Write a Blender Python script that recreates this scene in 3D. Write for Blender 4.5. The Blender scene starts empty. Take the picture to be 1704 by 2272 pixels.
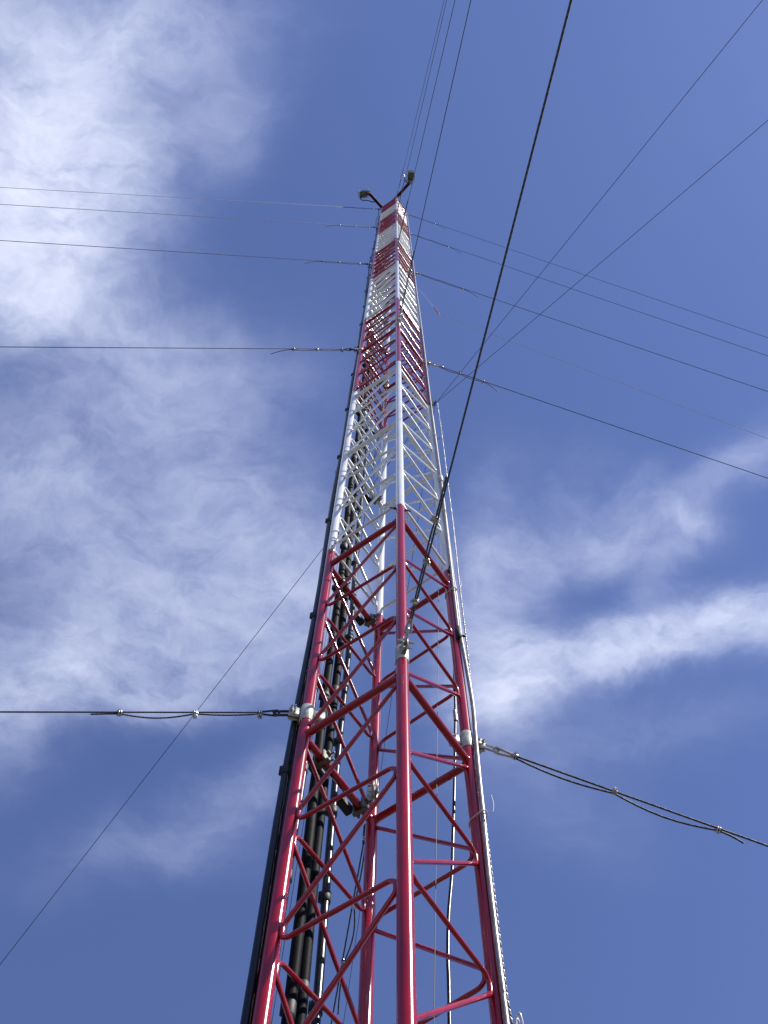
import bpy, bmesh, math, random
from mathutils import Vector, Matrix
random.seed(7)
R_ = math.radians
sc = bpy.context.scene
COL = sc.collection

# ------------------------------------------------------------------ camera
U = 0.72                     # metres per mast face width; the eye stands 1.6 m above the ground
EYE = 1.6
def W(x, y, h): return Vector((x*U, y*U, h*U + EYE))
TH, ROLL = 0.318379, -0.0286861          # tilt away from the zenith, roll
d_ = Vector((0, math.sin(TH), math.cos(TH))); up_ = Vector((0, -math.cos(TH), math.sin(TH))); r_ = Vector((1, 0, 0))
cr, sr = math.cos(ROLL), math.sin(ROLL)
X_ = r_*cr - up_*sr; Y_ = r_*sr + up_*cr
cam = bpy.data.cameras.new("camera"); camo = bpy.data.objects.new("camera", cam); COL.objects.link(camo)
cam.sensor_fit = 'VERTICAL'; cam.sensor_height = 24.0; cam.lens = 27.863
cam.clip_start = 0.05; cam.clip_end = 5000
M4 = Matrix.Identity(4)
for i in range(3):
    M4[i][0] = X_[i]; M4[i][1] = Y_[i]; M4[i][2] = -d_[i]
M4[0][3], M4[1][3], M4[2][3] = 0, 0, EYE
camo.matrix_world = M4
sc.camera = camo

# ------------------------------------------------------------------ sun, exposure
SUN_EL, SUN_AZ = R_(51), R_(-25)                       # azimuth from +X towards +Y
sd = Vector((math.cos(SUN_EL)*math.cos(SUN_AZ), math.cos(SUN_EL)*math.sin(SUN_AZ), math.sin(SUN_EL)))
sl = bpy.data.lights.new("sun", 'SUN'); sl.energy = 5.0; sl.angle = R_(0.53); sl.color = (1, .955, .88)
so = bpy.data.objects.new("sun", sl); COL.objects.link(so)
so.rotation_euler = sd.to_track_quat('Z', 'Y').to_euler(); so.location = sd*80
sc.view_settings.view_transform = 'Standard'; sc.view_settings.look = 'None'
sc.view_settings.exposure = 0.3; sc.view_settings.gamma = 1.0; sc.view_settings.use_curve_mapping = False

# ------------------------------------------------------------------ sky with cirrus and altocumulus, all in sky directions
# (weight, a, b, k, c, d, m): one soft patch of cloud, in x/z, y/z of the viewing direction
BLOBS=[(0.85, 12.732, 0.879, 3.833, 0.232, 8.456, -0.21),
(0.55, 13.519, 5.922, 3.637, -4.26, 13.156, -1.098),
(0.5, 13.99, -3.545, 2.605, 9.926, 36.556, 4.841),
(1.0, 15.341, 1.04, 4.562, 0.415, 14.752, -1.5),
(0.75, 15.639, 0.946, 4.304, 0.508, 18.391, -0.787),
(0.3, 16.911, -2.76, 2.758, 6.965, 36.761, 3.563),
(0.32, 17.843, 3.901, 3.464, -2.456, 17.458, -0.446),
(0.18, 19.298, -11.71, 2.462, 12.963, 22.868, 2.182),
(0.28, 15.517, 9.666, 2.573, -13.955, 25.705, -4.609),
(0.4, 13.885, 0.925, 4.078, 0.664, 25.085, 2.224),
(0.12, 19.403, -3.608, 1.827, 11.188, 59.041, 5.689),
(0.16, 36.442, 14.224, 4.526, -9.401, 29.255, -1.751),
(0.36, 11.687, 0.693, 3.173, 0.819, 28.668, -4.226),
(0.36, 8.856, 2.637, 1.285, -4.904, 20.197, -4.705),
(0.5, 10.321, 0.662, 2.955, 0.592, 19.958, -5.343),
(0.24, 9.581, 4.627, 0.821, -11.029, 24.235, -8.059),
(0.22, 11.332, 5.137, -0.047, -10.871, 23.793, -8.232),
(0.22, 12.198, 5.755, 0.635, -10.005, 22.308, -6.33),
(0.55, 7.499, 1.615, 1.381, -2.71, 17.221, -6.692),
(0.38, 10.989, 3.867, 0.083, -6.958, 19.595, -7.536),
(0.38, 15.072, 7.939, -1.899, -12.65, 21.604, -9.328),
(0.66, 7.158, -1.034, 2.413, 4.274, 16.492, -6.206),
(0.52, 9.576, -4.009, 3.184, 9.6, 17.958, -6.643),
(0.62, 10.377, -0.668, 3.605, 4.845, 26.137, -11.786),
(0.32, 15.364, -8.308, 5.04, 13.663, 20.55, -8.48),
(0.36, 11.407, -6.38, 7.749, 13.563, 17.492, -5.179),
(0.34, 17.037, -3.57, 5.438, 14.701, 45.133, -20.164),
(0.28, 13.878, -5.773, 4.729, 18.973, 35.026, -14.537),
(0.234, 11.114, -7.729, 5.968, 21.262, 23.145, -11.757),
(0.198, 8.94, -3.954, 4.257, 16.265, 25.532, -13.839),
(0.135, 11.382, -3.032, 5.23, 12.033, 26.914, -15.217),
(0.072, 16.683, 0.256, 2.307, 1.169, 35.006, -23.974),
(0.874, 16.319, -4.995, 0.43, 6.817, 20.399, -10.957),
(0.414, 22.364, -1.265, -1.789, 1.003, 31.96, -14.751),
(0.828, 14.397, -4.257, -0.897, 9.705, 33.337, -17.51),
(0.782, 14.492, -4.57, -1.768, 10.619, 36.526, -19.002),
(0.736, 14.747, -4.203, -3.043, 7.538, 33.063, -16.551),
(0.46, 31.145, -18.256, 5.925, 22.004, 31.302, -19.095),
(0.46, 17.392, -2.278, -5.317, 0.93, 29.876, -12.891),
(0.322, 27.764, -1.435, -1.81, 0.548, 17.342, -8.411),
(0.323, 17.207, -3.97, -0.718, 7.495, 33.933, -13.238),
(0.306, 14.306, -4.793, -0.88, 10.683, 33.197, -13.443),
(0.289, 32.301, -2.891, -5.811, 1.336, 43.854, -15.676),
(0.323, 16.923, 4.187, -5.234, -9.895, 29.163, -6.784),
(0.323, 30.918, 7.273, -10.705, -18.488, 54.508, -12.618),
(0.272, 14.755, -8.445, -1.972, 21.337, 39.104, -17.214),
(0.238, 30.814, -14.902, -6.154, 20.138, 47.12, -19.162),
(0.221, 50.662, 16.85, -18.767, -10.515, 23.67, -5.968),
(0.357, 27.262, -1.443, -1.878, 0.478, 15.479, -6.291),
(0.272, 23.863, -1.525, -2.439, 1.17, 37.85, -15.384),
(0.204, 32.141, 3.575, -4.234, -3.025, 19.624, -6.244),
(0.17, 21.551, 1.971, -4.132, -6.845, 44.803, -12.929),
(0.136, 35.598, -15.788, -2.776, 28.272, 64.309, -32.494),
(0.2, 7.474, -1.86, -0.722, 7.103, 30.262, -18.298),
(0.13, 10.631, 2.574, -3.459, -7.836, 20.977, -11.795),
(0.03, 9.042, -1.096, -2.496, 0.259, 9.526, 0.033)]

world = bpy.data.worlds.new("World"); sc.world = world; world.use_nodes = True
nt = world.node_tree; N = nt.nodes; Lk = nt.links; N.clear()
def node(t, **kw):
    n = N.new(t)
    for k, v in kw.items(): setattr(n, k, v)
    return n
def mth(op, a, b=None, c=None, clamp=False):
    n = node('ShaderNodeMath', operation=op); n.use_clamp = clamp
    for i, v in enumerate((a, b, c)):
        if v is None: continue
        if isinstance(v, (int, float)): n.inputs[i].default_value = v
        else: Lk.new(v, n.inputs[i])
    return n.outputs[0]
tc = node('ShaderNodeTexCoord'); sep = node('ShaderNodeSeparateXYZ'); Lk.new(tc.outputs['Generated'], sep.inputs[0])
zc = mth('MAXIMUM', sep.outputs[2], 0.06)
qx = mth('DIVIDE', sep.outputs[0], zc); qy = mth('DIVIDE', sep.outputs[1], zc)
qv = node('ShaderNodeCombineXYZ'); Lk.new(qx, qv.inputs[0]); Lk.new(qy, qv.inputs[1])
def noise(scale, detail, rough, dist, vec, off=(0, 0, 0), rot=0, sc3=(1, 1, 1)):
    mp = node('ShaderNodeMapping'); Lk.new(vec, mp.inputs[0])
    mp.inputs['Location'].default_value = off; mp.inputs['Rotation'].default_value = (0, 0, rot); mp.inputs['Scale'].default_value = sc3
    n = node('ShaderNodeTexNoise'); n.noise_dimensions = '3D'
    Lk.new(mp.outputs[0], n.inputs['Vector'])
    n.inputs['Scale'].default_value = scale; n.inputs['Detail'].default_value = detail
    n.inputs['Roughness'].default_value = rough; n.inputs['Distortion'].default_value = dist
    return n
# warp the plane a little so that the patches have torn, feathery outlines
wn = noise(7.0, 5, .6, .3, qv.outputs[0], (3.1, 1.7, 0))
ws = node('ShaderNodeVectorMath', operation='SUBTRACT'); Lk.new(wn.outputs['Color'], ws.inputs[0]); ws.inputs[1].default_value = (.5, .5, .5)
wm = node('ShaderNodeVectorMath', operation='SCALE'); Lk.new(ws.outputs[0], wm.inputs[0]); wm.inputs['Scale'].default_value = 0.10
wa = node('ShaderNodeVectorMath', operation='ADD'); Lk.new(qv.outputs[0], wa.inputs[0]); Lk.new(wm.outputs[0], wa.inputs[1])
s2 = node('ShaderNodeSeparateXYZ'); Lk.new(wa.outputs[0], s2.inputs[0])
px, py = s2.outputs[0], s2.outputs[1]
tot = None
for (w, a, b, k, c, d, m) in BLOBS:
    u = mth('MULTIPLY_ADD', px, a, mth('MULTIPLY_ADD', py, b, k))
    v = mth('MULTIPLY_ADD', px, c, mth('MULTIPLY_ADD', py, d, m))
    r2 = mth('MULTIPLY_ADD', u, u, mth('MULTIPLY', v, v))
    g = mth('EXPONENT', mth('MULTIPLY', r2, -1.0))
    tot = mth('MULTIPLY', g, w) if tot is None else mth('MULTIPLY_ADD', g, w, tot)
n1 = noise(8.0, 9, .58, .15, wa.outputs[0], (0, 0, 2), .5, (1, 1.5, 1))         # big puffs
n2 = noise(26.0, 8, .60, .25, wa.outputs[0], (5, 2, 0), -.5, (1, 1.7, 1))       # torn fine wisps
mix = mth('ADD', mth('MULTIPLY', n1.outputs[0], .58), mth('MULTIPLY', n2.outputs[0], .42))
gain = mth('MULTIPLY_ADD', mth('SUBTRACT', mix, .5), 2.8, 0.90)
gain = mth('MAXIMUM', gain, 0.04)
den = mth('MULTIPLY', tot, gain)
den = mth('SUBTRACT', 1.0, mth('EXPONENT', mth('MULTIPLY', den, -1.0)))       # optical depth -> cover
cover = mth('MULTIPLY', den, 1.0, clamp=True)
sky = node('ShaderNodeTexSky'); sky.sky_type = 'NISHITA'; sky.sun_disc = False
sky.sun_elevation = SUN_EL; sky.sun_rotation = math.pi/2 - SUN_AZ
sky.altitude = 300; sky.air_density = 1.0; sky.dust_density = 0.15; sky.ozone_density = 1.6
tint = node('ShaderNodeMix', data_type='RGBA', blend_type='MULTIPLY'); tint.inputs['Factor'].default_value = 1
Lk.new(sky.outputs[0], tint.inputs[6]); tint.inputs[7].default_value = (1.0, .965, 1.28, 1)
cl = node('ShaderNodeMix', data_type='RGBA'); Lk.new(cover, cl.inputs['Factor'])
cl.inputs[6].default_value = (3.6, 4.3, 7.2, 1); cl.inputs[7].default_value = (8.0, 8.4, 9.9, 1)
fin = node('ShaderNodeMix', data_type='RGBA'); Lk.new(cover, fin.inputs['Factor']); Lk.new(tint.outputs[2], fin.inputs[6]); Lk.new(cl.outputs[2], fin.inputs[7])
bg = node('ShaderNodeBackground'); bg.inputs[1].default_value = 0.1; Lk.new(fin.outputs[2], bg.inputs[0])
wo = node('ShaderNodeOutputWorld'); Lk.new(bg.outputs[0], wo.inputs[0])

# ------------------------------------------------------------------ materials
def mat(name, col, rough=.4, metal=0.0, spec=.5, coat=0.0, bump=None, var=None, dirt=None, streak=None, strand=None):
    m = bpy.data.materials.new(name); m.use_nodes = True; t = m.node_tree; b = t.nodes['Principled BSDF']
    b.inputs['Base Color'].default_value = (*col, 1); b.inputs['Roughness'].default_value = rough; b.inputs['Metallic'].default_value = metal
    b.inputs['Specular IOR Level'].default_value = spec; b.inputs['Coat Weight'].default_value = coat; b.inputs['Coat Roughness'].default_value = .06
    tcn = t.nodes.new('ShaderNodeTexCoord')
    def nz(scale, det=5, rg=.6):
        n = t.nodes.new('ShaderNodeTexNoise'); n.inputs['Scale'].default_value = scale; n.inputs['Detail'].default_value = det; n.inputs['Roughness'].default_value = rg
        t.links.new(tcn.outputs['Object'], n.inputs['Vector']); return n
    def ramp(src, a, b2):
        r = t.nodes.new('ShaderNodeMapRange'); r.interpolation_type = 'SMOOTHSTEP'; r.inputs[1].default_value = a; r.inputs[2].default_value = b2
        t.links.new(src, r.inputs[0]); return r.outputs[0]
    colour = None
    if var:
        n = nz(var[0]); mx = t.nodes.new('ShaderNodeMix'); mx.data_type = 'RGBA'
        mx.inputs[6].default_value = (*[c*(1-var[1]) for c in col], 1); mx.inputs[7].default_value = (*[min(1, c*(1+var[1])) for c in col], 1)
        t.links.new(ramp(n.outputs[0], .3, .7), mx.inputs['Factor']); colour = mx.outputs[2]
    if dirt:
        n = nz(dirt[0], 8, .7); mx = t.nodes.new('ShaderNodeMix'); mx.data_type = 'RGBA'
        t.links.new(ramp(n.outputs[0], dirt[1], dirt[1]+.08), mx.inputs['Factor'])
        if colour is not None: t.links.new(colour, mx.inputs[6])
        else: mx.inputs[6].default_value = (*col, 1)
        mx.inputs[7].default_value = (*dirt[2], 1); colour = mx.outputs[2]
    if streak:                                           # grime that has run down the steel
        mp = t.nodes.new('ShaderNodeMapping'); mp.inputs['Scale'].default_value = (1, 1, streak[1]/streak[0]); t.links.new(tcn.outputs['Object'], mp.inputs[0])
        n = nz(streak[0], 6, .6); t.links.new(mp.outputs[0], n.inputs['Vector'])
        mx = t.nodes.new('ShaderNodeMix'); mx.data_type = 'RGBA'; mx.blend_type = 'MULTIPLY'
        mr = t.nodes.new('ShaderNodeMath'); mr.operation = 'MULTIPLY'; mr.inputs[1].default_value = streak[2]*2; t.links.new(ramp(n.outputs[0], .48, .75), mr.inputs[0]); t.links.new(mr.outputs[0], mx.inputs['Factor'])
        if colour is not None: t.links.new(colour, mx.inputs[6])
        else: mx.inputs[6].default_value = (*col, 1)
        mx.inputs[7].default_value = (.45, .40, .38, 1); colour = mx.outputs[2]
    if strand:                                           # lay of the twisted strands
        wv = t.nodes.new('ShaderNodeTexWave'); wv.bands_direction = 'DIAGONAL'; wv.inputs['Scale'].default_value = strand; wv.inputs['Distortion'].default_value = .4; t.links.new(tcn.outputs['Object'], wv.inputs['Vector'])
        mx = t.nodes.new('ShaderNodeMix'); mx.data_type = 'RGBA'; t.links.new(wv.outputs[0], mx.inputs['Factor']); mx.inputs[6].default_value = (*[c*.6 for c in col], 1); mx.inputs[7].default_value = (*[c*1.4 for c in col], 1); colour = mx.outputs[2]
    if colour is not None: t.links.new(colour, b.inputs['Base Color'])
    if bump:
        n = nz(bump[0], 3); bp = t.nodes.new('ShaderNodeBump'); bp.inputs['Strength'].default_value = bump[1]; bp.inputs['Distance'].default_value = bump[2]
        t.links.new(n.outputs[0], bp.inputs['Height']); t.links.new(bp.outputs[0], b.inputs['Normal'])
    return m
RED = mat("red_paint", (.35, .002, .014), .19, 0, .5, .28, (120, .09, .002), (3.0, .14), (38, .70, (.20, .05, .035)), (26, 1.6, .30))
WHITE = mat("white_paint", (.80, .80, .78), .25, 0, .5, .3, (120, .09, .002), (2.5, .05), (38, .68, (.50, .44, .34)), (26, 1.6, .22))
GALV = mat("galvanised_steel", (.46, .45, .38), .42, .35, .5, 0, (60, .35, .003), (14, .25))
BRIGHT = mat("bright_galvanised_steel", (.50, .51, .50), .30, .75, .5, 0, (80, .3, .003), (20, .25))
STEEL = mat("guy_cable_steel", (.075, .078, .085), .55, .45, .4, 0, (160, .8, .004), (40, .3), strand=17)
DARK = mat("dark_steel", (.045, .047, .05), .4, .3, .5, 0, (60, .4, .003), (20, .3))
BLACK = mat("black_cable_jacket", (.008, .009, .012), .30, 0, .35, 0, (25, .12, .01), (6, .3))
MATTE = mat("matte_black_jacket", (.005, .0055, .007), .6, 0, .05, 0, (25, .15, .01), (6, .3))
SHADERED = mat('shaded_red_paint', (.10, .010, .018), .5, 0, .4, 0, (60, .2, .003), (9, .3))  # red darkened for the lamp arms: their backlit shade is put into the colour
GALVD = mat("weathered_galvanised_steel", (.17, .165, .14), .5, .4, .5, 0, (60, .35, .003), (14, .3))
RUBBER = mat("black_rubber", (.008, .008, .009), .6)
CONDUIT = mat("grey_conduit", (.33, .31, .28), .35, .35, .5, 0, (50, .2, .003), (8, .25), (12, .60, (.20, .14, .09)))
TIE = mat("cable_tie_plastic", (.55, .53, .50), .45)
ROPEW = mat("rope_pale_strand", (.62, .62, .64), .35, .4)
ROPED = mat("rope_dark_strand", (.05, .05, .055), .5, .2)
WIRE = mat("thin_wire", (.035, .035, .045), .5, .2)
PALEROPE = mat("pale_rope", (.42, .43, .50), .6)
ORANGE = mat("orange_insulator", (.28, .06, .04), .5)
LAMPBODY = mat("lamp_housing", (.15, .17, .17), .25, .75, .5, 0, (30, .2, .003), (10, .3))
LAMPPLATE = mat("lamp_reflector_plate", (.50, .56, .56), .35, .2)
def glass():
    m = bpy.data.materials.new("lamp_glass"); m.use_nodes = True; b = m.node_tree.nodes['Principled BSDF']
    b.inputs['Base Color'].default_value = (.25, .3, .3, 1); b.inputs['Roughness'].default_value = .05; b.inputs['Transmission Weight'].default_value = .6; return m
GLASS = glass()
def ground_mat():
    m = bpy.data.materials.new("dry_grass_and_gravel"); m.use_nodes = True; t = m.node_tree; b = t.nodes['Principled BSDF']; b.inputs['Roughness'].default_value = .95
    tcn = t.nodes.new('ShaderNodeTexCoord'); n = t.nodes.new('ShaderNodeTexNoise'); n.inputs['Scale'].default_value = .35; n.inputs['Detail'].default_value = 12
    t.links.new(tcn.outputs['Object'], n.inputs['Vector']); r = t.nodes.new('ShaderNodeValToRGB'); t.links.new(n.outputs[0], r.inputs[0])
    r.color_ramp.elements[0].position = .35; r.color_ramp.elements[0].color = (.045, .052, .034, 1); r.color_ramp.elements[1].position = .65; r.color_ramp.elements[1].color = (.115, .11, .095, 1)
    t.links.new(r.outputs[0], b.inputs['Base Color']); return m
GROUND = ground_mat()

# ------------------------------------------------------------------ helpers
def tag(o, label=None, cat=None, group=None, kind=None):
    if label: o['label'] = label
    if cat: o['category'] = cat
    if group: o['group'] = group
    if kind: o['kind'] = kind
    return o
def empty(name, loc, label, cat, group=None):
    o = bpy.data.objects.new(name, None); COL.objects.link(o); o.location = loc; o.empty_display_size = .1
    return tag(o, label, cat, group)
class MB:
    def __init__(s): s.v = []; s.f = []; s.mi = []
    def add(s, vs, fs, mi=0):
        o = len(s.v); s.v += [tuple(v) for v in vs]; s.f += [tuple(i+o for i in f) for f in fs]; s.mi += [mi]*len(fs)
    def tube(s, pts, r, n=10, mi=0, cap=True, closed=False):
        P = [Vector(p) for p in pts]; m = len(P); rs = r if isinstance(r, (list, tuple)) else [r]*m
        T = []
        for i in range(m):
            if closed: t = (P[(i+1) % m]-P[i]).normalized() + (P[i]-P[i-1]).normalized()
            elif i == 0: t = P[1]-P[0]
            elif i == m-1: t = P[-1]-P[-2]
            else: t = (P[i+1]-P[i]).normalized() + (P[i]-P[i-1]).normalized()
            T.append(t.normalized())
        ref = Vector((0, 0, 1)) if abs(T[0].z) < .9 else Vector((1, 0, 0))
        a = T[0].cross(ref).normalized(); vs = []
        for i in range(m):
            a = (a - T[i]*a.dot(T[i])).normalized(); b = T[i].cross(a)
            for k in range(n):
                q = 2*math.pi*k/n; vs.append(P[i] + (a*math.cos(q) + b*math.sin(q))*rs[i])
        fs = []
        for i in range(m if closed else m-1):
            j = (i+1) % m
            for k in range(n): fs.append((i*n+k, i*n+(k+1) % n, j*n+(k+1) % n, j*n+k))
        s.add(vs, fs, mi)
        if cap and not closed:                            # end caps with their own corners keep the side shading true
            s.add(vs[:n][::-1], [tuple(range(n))], mi); s.add(vs[-n:], [tuple(range(n))], mi)
    def box(s, c, ax, ay, az, bev=0.0, mi=0):
        # box with bevelled edges; ax, ay, az half-extent vectors
        c = Vector(c); bm = bmesh.new(); bmesh.ops.create_cube(bm, size=2)
        L = [ax.length, ay.length, az.length]; D = [ax.normalized(), ay.normalized(), az.normalized()]
        for v in bm.verts: v.co = Vector((v.co.x*L[0], v.co.y*L[1], v.co.z*L[2]))
        if bev: bmesh.ops.bevel(bm, geom=list(bm.edges), offset=bev, segments=2, affect='EDGES')
        bm.verts.index_update()
        s.add([c + D[0]*v.co.x + D[1]*v.co.y + D[2]*v.co.z for v in bm.verts], [[v.index for v in f.verts] for f in bm.faces], mi); bm.free()
    def build(s, name, mats, parent=None, smooth=True, label=None):
        me = bpy.data.meshes.new(name); 
        org = parent.matrix_world.translation.copy() if False else (WORLD.get(parent, Vector((0, 0, 0))) if parent else Vector((0, 0, 0)))
        me.from_pydata([tuple(Vector(v)-org) for v in s.v], [], s.f)
        mats = mats if isinstance(mats, (list, tuple)) else [mats]
        for m in mats: me.materials.append(m)
        me.polygons.foreach_set('material_index', s.mi)
        if smooth: me.polygons.foreach_set('use_smooth', [len(f) <= 4 for f in s.f])
        me.update()
        o = bpy.data.objects.new(name, me); COL.objects.link(o)
        if parent: o.parent = parent; WORLD[o] = org
        if label: o['label'] = label
        return o
WORLD = {}
def thing(name, loc, label, cat, group=None):
    o = empty(name, loc, label, cat, group); WORLD[o] = Vector(loc); return o
def solid(mb, name, m, loc, label, cat, group=None, smooth=True):       # a thing that is one mesh
    mb.v = [tuple(Vector(v)-Vector(loc)) for v in mb.v]
    o = mb.build(name, m, None, smooth); o.location = loc; WORLD[o] = Vector(loc)
    return tag(o, label, cat, group)
def fillet(pts, rad, seg=6):
    P = [Vector(p) for p in pts]; out = [P[0]]
    for i in range(1, len(P)-1):
        a = (P[i-1]-P[i]); b = (P[i+1]-P[i]); la, lb = a.length, b.length; a.normalize(); b.normalize()
        ang = a.angle(b); t = min(rad/math.tan(ang/2), la*.49, lb*.49)
        r = t*math.tan(ang/2); c = P[i] + (a+b).normalized()*(r/math.sin(ang/2))
        u = (P[i]+a*t-c).normalized(); w = (P[i]+b*t-c).normalized(); th = u.angle(w)
        for k in range(seg+1):
            f = k/seg; out.append(c + (u*math.sin((1-f)*th)+w*math.sin(f*th))/math.sin(th)*r)
    out.append(P[-1]); return out
def hex_bolt(mb, p, ax, r, l, mi=0):
    p = Vector(p); ax = Vector(ax).normalized()
    mb.tube([p, p+ax*l*.35], r, 6, mi); mb.tube([p+ax*l*.35, p+ax*l], r*.55, 8, mi)

# ------------------------------------------------------------------ ground
g = MB(); S = 1500
nn = 24
vs = [(-S+2*S*i/nn, -S+2*S*j/nn, 0) for j in range(nn+1) for i in range(nn+1)]
g.add(vs, [(j*(nn+1)+i, j*(nn+1)+i+1, (j+1)*(nn+1)+i+1, (j+1)*(nn+1)+i) for j in range(nn) for i in range(nn)])
go = g.build('ground', GROUND, smooth=False); go['kind'] = 'structure'

# ------------------------------------------------------------------ the mast
LEG = {'L': Vector((-.61857, 4.90635)), 'F': Vector((.18855, 4.31595)), 'R': Vector((.77894, 5.12307)), 'B': Vector((-.02817, 5.71346))}
CEN = (LEG['L']+LEG['R'])/2
FACES = [('L', 'F'), ('F', 'R'), ('R', 'B'), ('B', 'L')]
LV = [-2.0, 4.62, 13.27, 22.0, 30.39, 38.75, 46.67, 54.58, 62.0, 67.2, 71.9]
SECM = [WHITE, RED, WHITE, RED, WHITE, RED, WHITE, RED, WHITE, RED]
def P3(xy, h): return W(xy[0], xy[1], h)
base = W(CEN.x, CEN.y, 0); base.z = 0
mast = thing('lattice_mast', base, 'tall square lattice mast of red and white painted steel tubes held up by guy wires', 'mast')
RL, RH, RZ = .0525*U, .034*U, .0178*U
for si in range(len(SECM)):
    s0, s1 = LV[si], LV[si+1]; m = SECM[si]; cn = 'red' if m is RED else 'white'
    z = [s0+.22 + i*((s1-.42)-(s0+.22))/6 for i in range(7)]
    for l in 'LFRB':
        xy = LEG[l]; mb = MB(); nr = 20
        hs = [s0] + [s0 + (s1-s0)*k/6 for k in range(1, 6)] + [s1-.004]
        mb.tube([P3(xy, h) for h in hs], RL, nr)
        # weld bead at the splice
        mb.tube([P3(xy, s0+.002), P3(xy, s0+.012), P3(xy, s0+.03)], [RL*1.0, RL*1.045, RL*1.0], nr, cap=False)
        mb.build('leg', m, mast, label=f'{cn} painted leg tube')
        # splice bolt through the leg, just above each joint
        if si > 0:
            o2 = (xy-CEN).normalized(); tng = Vector((-o2.y, o2.x))
            for sg in (-1, 1):
                a3 = Vector((tng.x*sg, tng.y*sg, 0)); p0 = P3(xy, s0-.06) + a3*RL*.96
                b = MB(); hex_bolt(b, p0, a3, .016*U, .075*U); b.build('splice_bolt', DARK if l in 'FRB' else GALV, mast)
    for (a, bl) in FACES:
        A, Bx = LEG[a], LEG[bl]; e = (Bx-A).normalized()
        a0 = A + e*.050; b0 = Bx - e*.050           # tube ends just inside the leg wall
        a1 = A + e*.066; b1 = Bx - e*.066           # rod bends touch the leg
        for h in (z[3], z[6]):
            mb = MB(); mb.tube([P3(a0, h), P3(a0+e*.03, h), P3(b0-e*.03, h), P3(b0, h)], RH, 14)
            for q_, g_ in ((a0, 1), (b0, -1)): mb.tube([P3(q_ + e*g_*(-.004), h), P3(q_ + e*g_*.004, h), P3(q_ + e*g_*.013, h)], [RH*1.16, RH*1.14, RH*.99], 14, cap=False)
            mb.build('crossbar', m, mast, label=f'{cn} horizontal crossbar')
        ja = lambda: random.uniform(-.02, .02)
        for half in (0, 1):
            mb = MB()
            d = .072                                  # each bend hugs the leg over a short length
            def bend(leg, h): return [P3(leg, h-d), P3(leg, h+d)]
            if half == 0: pts = [P3(b0, z[0]-.03)] + bend(a1, z[0]+.06) + bend(b1, z[1]-.10+ja()) + bend(a1, z[1]+.10+ja()) + bend(b1, z[2]-.10+ja()) + bend(a1, z[2]+.10+ja()) + [P3(b0, z[3]-.13)]
            else: pts = [P3(a0, z[3]+.13)] + bend(b1, z[4]-.10+ja()) + bend(a1, z[4]+.10+ja()) + bend(b1, z[5]-.10+ja()) + bend(a1, z[5]+.10+ja()) + [P3(b0, z[6]-.13)]
            mb.tube(fillet(pts, .078*U, 7), RZ*(1.32 if s0 > 30 else 1.1 if s0 > 20 else 1), 10)
            mb.build('zigzag_brace', m, mast, label=f'{cn} bent zigzag brace')
    # cable brackets clamped on the back left crossbars
    if si > 0:
        A, Bx = LEG['L'], LEG['B']; e = (Bx-A).normalized(); out = (LEG['L']-LEG['F']).normalized()
        e3, o3, z3 = Vector((e.x, e.y, 0)), Vector((out.x, out.y, 0)), Vector((0, 0, 1))
        for h in (z[3], z[6]):
            for fr in (.27, .83):
                c = P3(A + e*fr, h); mb = MB()
                mb.box(c - o3*RH*1.25, e3*.05*U, o3*.010*U, z3*.062*U, .004, 0)
                mb.box(c + o3*RH*1.3, e3*.05*U, o3*.012*U, z3*.07*U, .004, 0)
                mb.box(c + z3*.058*U, e3*.018*U, o3*.075*U, z3*.010*U, .003, 0); mb.box(c - z3*.058*U, e3*.018*U, o3*.075*U, z3*.010*U, .003, 0)
                for sg in (-1, 1): hex_bolt(mb, c - o3*.048*U + z3*.058*U*sg + e3*.024*U, -o3, .016*U, .06*U)
                mb.box(c + o3*.10*U + e3*(.05*U if fr < .5 else -.10*U), e3*.085*U, o3*.035*U, z3*.05*U, .006, 1)
                mb.build('cable_bracket', [GALVD, RUBBER], mast, smooth=False)
# guy collars
GUYH = [9.2, 26.35, 42.9, 58.3, 70.6]
def collar(l, h, big):
    xy = LEG[l]; o2 = (xy-CEN).normalized(); o3 = Vector((o2.x, o2.y, 0)); t3 = Vector((-o2.y, o2.x, 0)); z3 = Vector((0, 0, 1))
    c = P3(xy, h); mb = MB(); r = RL*1.13
    mb.tube([c - z3*.13*U, c - z3*.125*U, c + z3*.125*U, c + z3*.13*U], [r*.93, r, r, r*.93], 28)
    for sg in (-1, 1):                                   # outer lugs (bent ears) and inner ears
        for s2_ in (-1, 1):
            mb.box(c + o3*sg*(RL*1.1+.048*U) + t3*s2_*.018*U, o3*.052*U, t3*.006*U, z3*.08*U, .004)
    col = mb.build('guy_collar', GALV, mast)
    if h < 30:
        for dz in (-.05, 0.05):
            for sg in (-1, 1):
                p0 = c + o3*sg*(RL*1.1+.05*U) + z3*dz*U
                b = MB(); hex_bolt(b, p0 + t3*.024*U, t3, .015*U, .042*U); b.build('bolt', BRIGHT, col)
                b = MB(); hex_bolt(b, p0 - t3*.024*U, -t3, .016*U, .02*U); b.build('bolt', BRIGHT, col)
    return c, o3, t3
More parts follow.
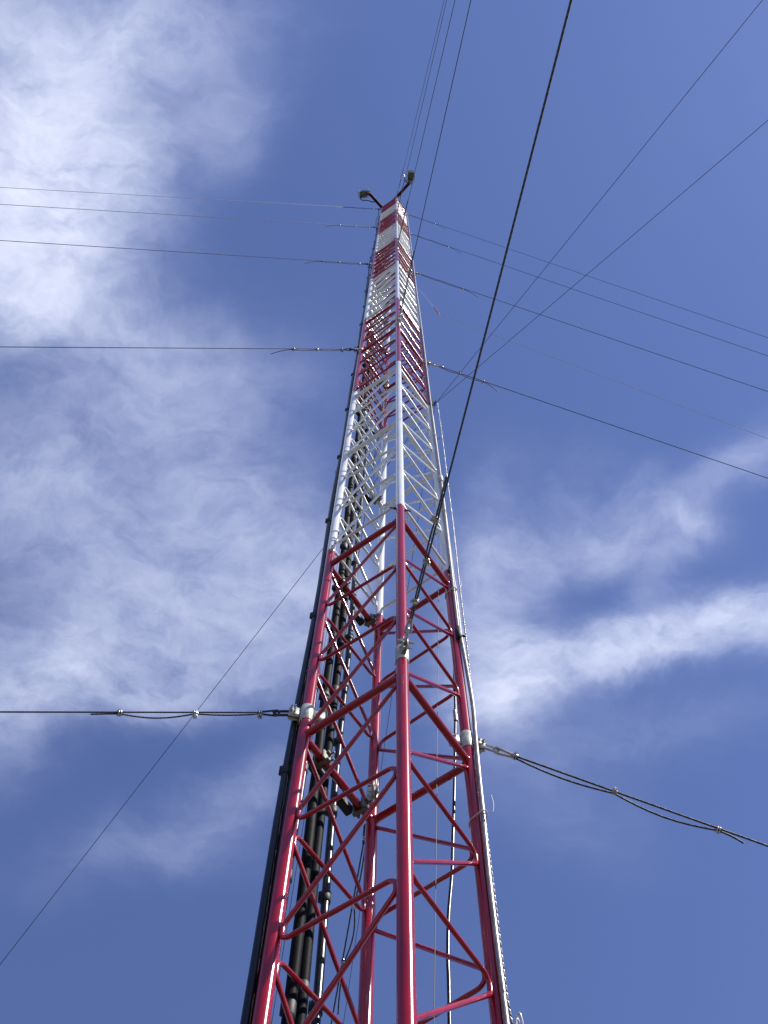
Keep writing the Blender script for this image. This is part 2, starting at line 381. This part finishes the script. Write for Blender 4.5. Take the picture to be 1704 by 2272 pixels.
# top: capping beams and the two lamp arms
HT = 71.75; z3 = Vector((0, 0, 1))
def beam(name, A, Bx, hz, w, dp):
    e = (Bx-A).normalized(); t3 = Vector((-e.y, e.x, 0)); p0 = P3(A, hz); p1 = P3(Bx, hz); c = (p0+p1)/2; mb = MB()
    mb.box(c, (p1-p0)/2, t3*w*U, z3*.008*U, .003); mb.box(c + t3*(w-.007)*U - z3*dp*U, (p1-p0)/2, t3*.007*U, z3*(dp-.006)*U, .003); mb.box(c - t3*(w-.007)*U - z3*dp*U, (p1-p0)/2, t3*.007*U, z3*(dp-.006)*U, .003)
    mb.build(name, SHADERED if 'arm' in name else RED, mast, smooth=False, label='red channel beam at the mast top')
for (a, bl, dz) in (('L', 'F', 0), ('F', 'R', .2), ('R', 'B', 0), ('B', 'L', .2)):
    A, Bx = LEG[a], LEG[bl]; e = (Bx-A).normalized()
    beam('cap_beam', A - e*.04, Bx + e*.04, HT + .16 + dz*.9, .05, .05)
ARM_L, ARM_F = Vector((-1.42, 4.10)), Vector((.985, 3.40))
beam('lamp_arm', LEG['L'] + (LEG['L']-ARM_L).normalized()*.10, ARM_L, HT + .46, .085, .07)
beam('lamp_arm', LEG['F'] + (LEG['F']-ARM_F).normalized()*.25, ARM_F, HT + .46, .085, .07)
for l in 'LFRB':
    mb = MB(); c = P3(LEG[l], 71.9); mb.tube([c - z3*.05*U, c + z3*.06*U, c + z3*.09*U], [RL*1.08, RL*1.08, RL*.6], 16); mb.build('leg_cap', WHITE, mast)

# ------------------------------------------------------------------ guy wires
SIDE = {'L': 'left', 'R': 'right', 'F': 'front', 'B': 'rear'}
LVN = ['lowest', 'second lowest', 'middle', 'second highest', 'topmost']
WHERE = {'L': 'stretching left', 'R': 'stretching right', 'F': 'passing overhead', 'B': 'slanting away behind'}
SLOPE = {'L': [.335, .946, 1.037, 1.453, 1.815], 'R': [.378, .834, 1.275, 1.754, 2.112], 'F': [.385, .93, 1.995, 2.776, 3.784], 'B': [.285, .88, 1.35, 1.8, 2.1]}
CLIPS = {'L': [[.40, .93, 1.52], [.42, .95, 1.42], [.5, 1.2, 1.75], [.5, 1.1, 1.8], [.5, 1.0, 1.6]], 'R': [[.42, 1.24, 2.06], [.42, .80, 1.30], [.4, 1.0, 1.7], [.5, 1.1, 1.8], [.5, 1.0, 1.6]],
         'F': [[.60, 1.02, 1.42], [.4, .8, 1.3], [.4, .9, 1.4], [.5, 1, 1.5], [.5, 1, 1.5]], 'B': [[.36, .95, 1.45], [.4, .9, 1.4], [.4, .9, 1.4], [.5, 1, 1.5], [.5, 1, 1.5]]}
TAIL = {'L': [1.74, 1.86, 2.3, 2.4, 2.6], 'R': [2.26, 1.62, 2.2, 2.4, 2.2], 'F': [1.82, 1.8, 1.9, 2, 2], 'B': [1.9, 1.9, 1.9, 2, 2]}
def guy(l, k):
    h = GUYH[k]; t = SLOPE[l][k]; c, o3, t3 = collar(l, h, k == 0)
    root = thing('guy_wire', c + o3*.1*U, f'{LVN[k]} of five guy wires {WHERE[l]} from the {SIDE[l]} leg', 'guy wire', 'guy wires of the mast')
    dv = Vector((o3.x, o3.y, -t)).normalized()          # along the cable, downwards
    nv = t3.cross(dv).normalized()
    if nv.z > 0: nv = -nv
    sc_ = 1.0/math.sqrt(1+t*t)
    a0 = c + o3*(RL + .085*U)
    sag = .012 if k == 0 else .006
    def at(s):                                           # s = horizontal distance from the leg in face widths
        return a0 + dv*((s-.14)*U/sc_*1.0) + nv*0
    rc = (.0095*U if l == 'R' else .0072*U) if k == 0 else (.0078*U if k == 1 else .0088*U)
    sg_ = 1 if l == 'R' else -1
    if l == 'F' and k == 0: rc = .0078*U
    # bolted link (long chain shackle) on the collar
    mb = MB(); L1 = .17*U; w = .032*U
    ring = []
    for i in range(28):
        q = 2*math.pi*i/28; x = math.cos(q); y = math.sin(q)
        ring.append(a0 - dv*.02*U + dv*(L1/2 + (L1/2-w)*(1 if x > 0 else -1) + x*w) + nv*y*w)
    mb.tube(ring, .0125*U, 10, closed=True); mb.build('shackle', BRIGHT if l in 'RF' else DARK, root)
    mb = MB(); hex_bolt(mb, a0 - t3*.035*U, -t3, .022*U, .03*U); mb.tube([a0 - t3*.04*U, a0 + t3*.05*U], .011*U, 10); hex_bolt(mb, a0 + t3*.035*U, t3, .02*U, .045*U); mb.build('shackle_pin', BRIGHT, root)
    b0 = a0 + dv*(L1 - .065*U)
    # thimble eye
    eye = []; E = .16*U
    for i in range(25):
        q = math.pi*(i/24)*1.0 - math.pi/2
        eye.append(b0 + dv*(.028*U*(1-math.cos(q))) + t3*math.sin(q)*.026*U)
    eye = [b0 + dv*E*1.15 - t3*rc*1.1] + eye + [b0 + dv*E*1.15 + t3*rc*1.1]
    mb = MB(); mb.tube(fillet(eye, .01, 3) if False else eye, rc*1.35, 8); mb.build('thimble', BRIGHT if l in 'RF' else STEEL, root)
    # main cable down to the ground anchor
    far = (c.z)/(U*t) if t > 0 else 60
    S1 = far; pts = []
    def sagv(s): return -sag*U*s*(1-s/S1)
    st = (E*1.1+.11*U)/U*sc_+.14
    ss = [st] + [st+(S1-st)*(i/40)**1.6 for i in range(1, 41)]
    up = Vector((0, 0, 1))
    if k == 0: cab = [at(s) - t3*sg_*rc*1.05 + up*sagv(s) for s in ss]
    else: cab = [at(s) - t3*sg_*rc*1.05 + up*sagv(s) for s in ss]
    cab[-1].z = -.05
    mb = MB(); mb.tube(cab, rc, 8); mb.build('cable', STEEL, root)
    # dead end of the cable, clipped back along it and bowing between the clips
    cl = CLIPS[l][k]; T = TAIL[l][k]; kn = [st] + cl + [T]; pts = []
    bow = ([.010, .032, .052, .02] if l == 'R' else [.004, .012, .040, .004]) if k == 0 else [.01, .02, .02, .06]
    for i in range(len(kn)-1):
        n = 8
        for j in range(n+1):
            if i and j == 0: continue
            f = j/n; s = kn[i] + (kn[i+1]-kn[i])*f
            b_ = bow[i]*math.sin(math.pi*f) if i < len(kn)-2 else (.004 if l == 'L' and k == 0 else .03 if k == 0 else .10)*f*f
            if l == 'F': b_ *= .15
            if l == 'F' and i == len(kn)-2: b_ = 0
            dirn = t3*sg_
            pts.append(at(s) + t3*sg_*rc*1.05 + up*sagv(s) + dirn*b_*U)
    mb = MB(); mb.tube(pts, rc*.95, 8); mb.build('dead_end', STEEL, root)
    for i, s in enumerate(cl):
        p = at(s) + up*sagv(s); mb = MB(); kk = 1.0 if k == 0 else 1.3
        ang = [0.3, 1.2, -.9][i] + (2.2 if l == 'F' else (0.2 if l == 'R' else 1.4)); u = (nv*math.cos(ang) + t3*math.sin(ang)).normalized(); v = dv.cross(u).normalized()
        mb.box(p - u*rc*1.1, dv*.024*U*kk, v*.027*U*kk, u*.010*U*kk, .004)
        for sg in (-.6, .6):
            ub = [p - u*.045*U*kk + v*.018*U*kk + dv*sg*.016*U, p + u*.012*U*kk + v*.018*U*kk + dv*sg*.016*U, p + u*.024*U*kk + dv*sg*.016*U, p + u*.012*U*kk - v*.018*U*kk + dv*sg*.016*U, p - u*.045*U*kk - v*.018*U*kk + dv*sg*.016*U]
            mb.tube(fillet(ub, .012*U, 3), .0062*U*kk, 7)
        for sg in (-1, 1): mb.tube([p - u*.022*U*kk + v*sg*.018*U*kk - dv*.0*U, p - u*.036*U*kk + v*sg*.018*U*kk], .0125*U*kk, 6)
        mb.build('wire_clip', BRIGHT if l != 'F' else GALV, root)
    return root
for l in 'LRFB':
    for k in range(5): guy(l, k)

# ------------------------------------------------------------------ coaxial cables on the left side of the mast
rt = Vector((math.cos(R_(7.19)), math.sin(R_(7.19)))); aw = Vector((-math.sin(R_(7.19)), math.cos(R_(7.19))))     # across / away from the eye at the left leg
LBe = (LEG['B']-LEG['L']).normalized(); LBo = (LEG['L']-LEG['F']).normalized()
def vcable(xy, r, htop, label, tie_r=None, wob=.018, name='coaxial_cable', m=BLACK, tie0=5.0, tiestep=2.15, bulge=None):
    root = thing(name, W(xy[0], xy[1], -2.2), label, 'cable', 'black cables climbing the mast')
    pts = []; n = 90; ph = random.random()*6
    for i in range(n+1):
        h = -2.2 + (htop+2.2)*i/n
        q = xy + Vector((math.sin(h*.9+ph), math.cos(h*.7+ph*2)))*wob*.5
        if bulge: q = q + rt*bulge(h)
        pts.append(P3(q, h))
    mb = MB(); mb.tube(pts, r*U, 12); mb.build('cable_jacket', m, root)
    h = tie0
    while h < htop-.5:
        i = (h+2.2)/(htop+2.2)*n; j = int(i); p = pts[j].lerp(pts[min(j+1, n)], i-j)
        mb = MB(); rr = (tie_r or r*1.28)*U
        mb.tube([p - z3*.06*U, p - z3*.055*U, p + z3*.055*U, p + z3*.06*U], [r*U, rr, rr, r*U], 14, cap=False)
        mb.box(p + Vector((rt.x, rt.y, 0))*(-rr*1.05), Vector((rt.x, rt.y, 0))*.012*U, Vector((aw.x, aw.y, 0))*.02*U, z3*.05*U, .004)
        mb.build('cable_band', RUBBER, root); h += tiestep
    return root
bl = lambda h: -.07*math.exp(-((h-43)/7)**2) - .02*math.exp(-((h-58)/6)**2)
vcable(LEG['L'] + rt*(-.095) + aw*.050, .030, 66, 'thick black cable on the outer left edge of the left mast leg', bulge=lambda h: bl(h) + .022*max(0, min(1, (h-8)/4)), tie0=8.35, tiestep=3.1)
vcable(LEG['L'] + rt*(-.052) + aw*.092, .029, 60, 'black cable tucked behind the left mast leg, inside the outermost cable', tie0=6.2)
vcable(LEG['L'] + rt*(.034) + aw*.098, .026, 58, 'black cable with a bright glint on the inner side of the left mast leg', tie0=5.6, tiestep=1.45)
vcable(LEG['L'] + LBe*.33 + LBo*.10, .041, 66, 'thick black cable on the rear left face, left one of the middle pair', tie0=6.0, tiestep=4.2, m=MATTE, tie_r=.043)
vcable(LEG['L'] + LBe*.448 + LBo*.10, .041, 58, 'thick black cable on the rear left face, right one of the middle pair', tie0=6.3, tiestep=4.2, m=MATTE, tie_r=.043)
vcable(LEG['L'] + LBe*.585 + LBo*.09, .032, 54, 'glinting black cable on the rear left face nearest the rear leg', tie0=5.1, tiestep=1.15)

# ------------------------------------------------------------------ right leg: conduits, cables, rope
pr = lambda L_: [W(*p) for p in L_]
def smooth_path(pts, n=8):
    P = [Vector(p) for p in pts]; out = []
    for i in range(len(P)-1):
        p0, p1, p2, p3 = P[max(i-1, 0)], P[i], P[i+1], P[min(i+2, len(P)-1)]
        for k in range(n):
            t = k/n; out.append(.5*((2*p1) + (p2-p0)*t + (2*p0-5*p1+4*p2-p3)*t*t + (3*p1-p0-3*p2+p3)*t**3))
    out.append(P[-1]); return out
def strap(root, h, c2, tail=True, m=TIE):
    # cable tie around leg and pipe with a loose end
    xy = LEG['R']; d2 = (c2-xy); dn = d2.normalized(); pn = Vector((-dn.y, dn.x)); ring = []
    for i in range(24):
        q = 2*math.pi*i/24; x, y = math.cos(q), math.sin(q); r = .056
        ring.append(P3(xy + dn*(x*r + (d2.length*.75 if x > 0 else 0)) + pn*y*(r if x < 0 else r*.72), h + .03*x))
    mb = MB(); mb.tube(ring, .0065*U, 6, closed=True)
    if tail:
        a = xy + dn*.13 + Vector((.012, -.01)); mb.tube(smooth_path([P3(a, h), P3(a+Vector((.03, .0)), h-.02), P3(a+Vector((.045, -.01)), h+.08), P3(a+Vector((.035, -.015)), h+.2)], 5), .0030*U, 6)
    mb.build('strap', m, root)
cA = Vector((.818, 5.062))
ra = thing('conduit_pipe', W(.818, 5.062, 11.45), 'long brownish grey conduit pipe strapped up the right mast leg above the black coupling', 'pipe')
mb = MB(); mb.tube(smooth_path(pr([(.815, 5.06, 11.45), (.82, 5.062, 13.5), (.832, 5.058, 16.9), (.822, 5.06, 22), (.83, 5.06, 30), (.82, 5.062, 40), (.825, 5.06, 55), (.82, 5.06, 69)]), 8), .018*U, 12); mb.build('pipe', CONDUIT, ra)
mb = MB(); c = W(.832, 5.058, 17.0); mb.tube([c - z3*.14*U, c - z3*.13*U, c + z3*.1*U, c + z3*.11*U], [.02*U, .034*U, .034*U, .02*U], 14); mb.build('coupling', GALV, ra)
mb = MB(); c = W(.815, 5.06, 11.42); mb.tube([c - z3*.16*U, c - z3*.15*U, c + z3*.10*U, c + z3*.11*U], [.02*U, .031*U, .031*U, .02*U], 14); mb.box(c + Vector((.04*U, 0, -.1*U)), Vector((.028*U, 0, 0)), Vector((0, .012*U, 0)), z3*.012*U, .003); mb.build('coupling', RUBBER, ra)
for h in (12.55, 15.4, 19.5, 25.0, 33.0, 41.0): strap(ra, h, cA, h == 12.55)
rb = thing('conduit_pipe', W(.83, 5.07, -2.2), 'shiny grey conduit pipe along the lower right mast leg below the black coupling', 'pipe')
mb = MB(); mb.tube(smooth_path(pr([(.812, 5.05, -2.2), (.812, 5.05, 5.2), (.812, 5.05, 6.0), (.815, 5.052, 7.2), (.828, 5.054, 7.9), (.835, 5.06, 8.4), (.850, 5.075, 9.15), (.866, 5.085, 9.8), (.856, 5.08, 10.45), (.842, 5.075, 11.05), (.834, 5.07, 11.4), (.838, 5.07, 13.0), (.842, 5.075, 17), (.835, 5.07, 21)]), 8), [.0195*U if i < 88 else .0115*U for i in range(105)], 14); mb.build('pipe', CONDUIT, rb)
for h in (7.95, 4.4): strap(rb, h, Vector((.828, 5.054)))
# pull cord: two twisted strands hanging from the antenna bracket
rope = thing('twisted_rope', W(.848, 5.1, 5.0), 'thin twisted rope of pale and dark strands hanging beside the right mast leg', 'rope')
axis = smooth_path(pr([(.955, 5.085, 22.25), (.950, 5.082, 19.56), (.934, 5.086, 17.2), (.922, 5.087, 14.95), (.898, 5.092, 12.9), (.888, 5.093, 11.44), (.877, 5.095, 10.37), (.856, 5.099, 8.8), (.846, 5.1, 7.8), (.842, 5.09, 6.9), (.838, 5.085, 6.1), (.850, 5.09, 5.75), (.862, 5.09, 5.3), (.86, 5.09, 4.2)]), 150)
for which, m in ((0, ROPEW), (1, ROPED)):
    mb = MB(); pts = []; acc = 0
    for i, p in enumerate(axis):
        if i: acc += (p-axis[i-1]).length
        q = acc/(.070*U)*2*math.pi + math.pi*which; pts.append(p + Vector((math.cos(q), math.sin(q), 0))*.0048*U)
    mb.tube(pts, .0048*U, 5); mb.build('strand', m, rope)
mb = MB()
for i in range(3):
    loop = []
    for k in range(22):
        q = 2*math.pi*k/22; loop.append(W(.872+.02*math.cos(q)+.012*i, 5.088+.018*math.sin(q*2+i), 5.62+.13*math.sin(q)+.05*i))
    mb.tube(loop, .007*U, 6, closed=True)
mb.build('knot', ROPEW, rope)
# loose cable hanging inside the right rear face
dc = thing('loose_cable', W(.49, 5.398, 5.6), 'loose dark cable hanging in waves just inside the right mast leg', 'cable')
mb = MB(); mb.tube(smooth_path(pr([(.79, 5.25, 11.6), (.762, 5.33, 11.0), (.746, 5.368, 10.41), (.721, 5.372, 9.88), (.665, 5.379, 8.87), (.623, 5.384, 8.2), (.593, 5.387, 7.7), (.546, 5.392, 7.2), (.522, 5.395, 6.75), (.517, 5.395, 6.5), (.505, 5.396, 6.12), (.489, 5.398, 5.64), (.47, 5.4, 4.6), (.46, 5.4, 1), (.46, 5.4, -2.2)]), 8), .0135*U, 10); mb.build('cable_jacket', BLACK, dc)
mb = MB(); c = W(.735, 5.37, 10.15); mb.tube([c - z3*.10*U, c + z3*.10*U], .021*U, 10); mb.box(c + Vector((.035*U, 0, .05*U)), Vector((.02*U, 0, 0)), Vector((0, .01*U, 0)), z3*.025*U, .003); mb.build('connector', BRIGHT, dc)
# fine vertical wire inside the mast
mb = MB(); mb.tube(pr([(.735, 5.11, 17.4), (.705, 5.102, 16.29), (.645, 5.109, 12.5), (.464, 5.129, 7.74), (.369, 5.137, 5.36), (.25, 5.15, 1.5), (.22, 5.15, -2.2)]), .0030*U, 6)
solid(mb, 'thin_wire', WIRE, W(.369, 5.137, 5.36), 'hair thin dark wire hanging down inside the mast between its legs', 'wire')

# ------------------------------------------------------------------ antenna wires from the bracket on the right leg
br = thing('wire_bracket', W(.86, 5.13, 22.3), 'small dark triangular bracket on the right mast leg where thin antenna wires meet', 'bracket')
b0 = W(.92, 5.1446, 22.33); mb = MB(); q0 = P3(LEG['R'] + Vector((.045, .006)), 22.05); q1 = P3(LEG['R'] + Vector((.045, .006)), 23.1)
th3 = Vector((-.006*U, .03*U, 0)); vs = [q0-th3, q1-th3, b0-th3*.6, q0+th3, q1+th3, b0+th3*.6]
mb.add(vs, [(0, 1, 2), (5, 4, 3), (0, 3, 4, 1), (1, 4, 5, 2), (2, 5, 3, 0)]); mb.build('gusset', DARK, br, smooth=False)
mb = MB(); mb.tube([q1, b0 + z3*.05*U], .013*U, 8); mb.build('brace_rod', BRIGHT, br)
mb = MB(); hex_bolt(mb, b0 - Vector((0, .03*U, 0)), (0, -1, 0), .02*U, .04*U); mb.tube([b0 - Vector((0, .03*U, 0)), b0 + Vector((0, .04*U, 0))], .014*U, 8); mb.build('eye_bolt', DARK, br)
def ant(end, ext, label, r=.0052, sag=.010):
    e = W(*end); v = e-b0; E = b0 + v*ext; mb = MB(); L_ = (E-b0).length; pts = []
    for i in range(41):
        f = i/40; pts.append(b0.lerp(E, f) - z3*sag*L_*math.sin(math.pi*min(1, f*1.0))*.5)
    mb.tube(pts, r*U, 6); solid(mb, 'antenna_wire', WIRE, b0, label, 'wire', 'thin antenna wires')
ant((4.740, -1.623, 16.887), 3.2, 'thin dark wire from the bracket rising to the top right corner, steeper of the two', .0044, .004)
ant((5.210, -.154, 17.554), 3.4, 'thin dark wire from the bracket going up to the right edge, flatter of the two', .0044, .004)
ant((-5.769, 12.612, 15.311), 2.4, 'thin dark wire crossing behind the mast and slanting down to the lower left corner', .0050, .006)
ant((-.4126, 13.664, 15.43), 2.2, 'thin dark wire running down behind the mast near the rear leg', .0045, .002)
# faint rope with an orange insulator
ri = thing('insulated_rope', W(.94, 5.148, 38.5), 'faint thin rope with a small orange insulator, running down to the right of the mast', 'rope')
pa, pb, pc, pe = W(.94, 5.148, 38.5), W(1.31, 5.206, 35.11), W(1.40, 5.218, 34.0), W(9.529, 7.277, 28.85)
pe2 = pc + (pe-pc)*2.6
mb = MB(); mb.tube([pa, pb], .0048*U, 6); mb.build('lead_rope', PALEROPE, ri)
mb = MB(); mb.tube([pc + (pc-pe).normalized()*-.05*U] + [pc + (pe2-pc)*(i/20) - z3*.004*(pe2-pc).length*math.sin(math.pi*i/20) for i in range(1, 21)], .0060*U, 6); mb.build('long_rope', PALEROPE, ri)
mb = MB(); ax = (pc-pb).normalized(); mb.tube([pb - ax*.05*U, pb, pb + (pc-pb)*.25, pb + (pc-pb)*.5, pb + (pc-pb)*.75, pc, pc + ax*.05*U], [.008*U, .020*U, .024*U, .020*U, .024*U, .020*U, .008*U], 10); mb.build('insulator', ORANGE, ri)
# fluffy tied off ends near the bracket: two small wire ends on the right leg
mb = MB(); a = P3(LEG['R'] + Vector((.05, 0)), 19.6); mb.tube(smooth_path([a, a + Vector((.07, -.005, .0))*U, a + Vector((.13, -.01, .12))*U, a + Vector((.15, -.015, .55))*U], 5), .0045*U, 6)
solid(mb, 'tie_wire_end', WIRE, a, 'short bent end of tie wire sticking out right of the white leg', 'wire')

# ------------------------------------------------------------------ floodlights on the arms at the top
def lamp(name, p, dirv, label):
    d3 = Vector((dirv[0], dirv[1], 0)).normalized(); s3 = Vector((-d3.y, d3.x, 0)); c = Vector(p)
    root = thing('floodlight', c, label, 'floodlight', 'floodlights on the mast top')
    mb = MB(); mb.box(c + d3*.06*U + z3*.05*U, d3*.07*U, s3*.15*U, z3*.03*U, .006); mb.box(c + d3*.25*U + s3*.22*U + z3*.1*U, d3*.20*U, s3*.016*U, z3*.035*U, .004); mb.box(c + d3*.25*U - s3*.22*U + z3*.1*U, d3*.20*U, s3*.016*U, z3*.035*U, .004); mb.build('yoke', BRIGHT, root)
    mb = MB()                                            # ribbed housing, wider towards the lens
    prof = [(.08, .11), (.16, .17), (.30, .19), (.46, .205), (.58, .21)]
    n = 16; vs = []
    for (x, r) in prof:
        for k in range(n):
            q = 2*math.pi*k/n; cx, sx = math.cos(q), math.sin(q); pw = .55
            vs.append(c + d3*x*U + s3*math.copysign(abs(cx)**pw, cx)*r*U + z3*(.16*U + math.copysign(abs(sx)**pw, sx)*r*.8*U))
    fs = [(i*n+k, i*n+(k+1) % n, (i+1)*n+(k+1) % n, (i+1)*n+k) for i in range(len(prof)-1) for k in range(n)] + [tuple(range(n))[::-1], tuple((len(prof)-1)*n+k for k in range(n))]
    mb.add(vs, fs)
    for k in range(4): mb.box(c + d3*(.16+.09*k)*U - z3*.02*U, d3*.010*U, s3*.16*U, z3*.03*U, .002)
    mb.build('housing', LAMPBODY, root, label='dark finned lamp housing')
    mb = MB(); mb.box(c + d3*.63*U + z3*.16*U, d3*.05*U, s3*.235*U, z3*.19*U, .01); mb.build('lens_frame', LAMPPLATE, root)
    mb = MB(); mb.box(c + d3*.688*U + z3*.16*U, d3*.006*U, s3*.19*U, z3*.15*U, .002); mb.build('lens', GLASS, root)
    mb = MB(); mb.tube([c - d3*.02*U - z3*.05*U, c + z3*.12*U], .04*U, 12); mb.tube([c + d3*.12*U + s3*.17*U, c + d3*.12*U - s3*.17*U], .022*U, 10); mb.tube([c - d3*.10*U + s3*.05*U - z3*.03*U, c + d3*.14*U + s3*.19*U + z3*.0*U], .018*U, 8); mb.tube([c - d3*.12*U - s3*.05*U - z3*.03*U, c + d3*.10*U - s3*.19*U + z3*.0*U], .018*U, 8); mb.build('bracket_post', BRIGHT, root)
    return root, d3, s3
HL = HT + .50
l1, d3, s3 = lamp('floodlight', W(-1.36, 4.10, HL), (-1, .22), 'floodlight on the left arm at the mast top, lens end to the left')
a = W(-1.36, 4.10, HL)
mb = MB(); mb.tube(smooth_path([a + d3*.55*U - z3*.02*U, a + d3*.52*U - Vector((0, -.28, .05))*U, a + Vector((-.12, .42, -.1))*U, a + Vector((.22, .50, -.1))*U, a + Vector((.42, .36, -.02))*U], 7), .028*U, 8); mb.build('lamp_cord', BLACK, l1)
l2, d3, s3 = lamp('floodlight', W(.97, 3.45, HL), (.12, -1), 'floodlight on the right arm at the mast top, pale plate pointing up')
a = W(.97, 3.45, HL)
mb = MB(); mb.tube(smooth_path([a + Vector((-.12, .06, 0))*U, a + Vector((-.27, -.1, .05))*U, a + Vector((-.32, -.3, .1))*U, a + Vector((-.40, -.45, .1))*U], 6), .026*U, 8); mb.build('lamp_cord', BLACK, l2)
# cable of the lamps coming over the left corner
mb = MB(); a = P3(LEG['L'], 71.2); mb.tube(smooth_path([a + Vector((-.1, .02, .4))*U, a + Vector((-.19, .03, -1))*U, a + Vector((-.15, .06, -4))*U, a + Vector((-.22, .05, -8))*U, a + Vector((-.12, .05, -14))*U], 8), .022*U, 8)
solid(mb, 'lamp_cable', BLACK, a, 'black lamp cable looping down outside the top of the left mast leg', 'cable')
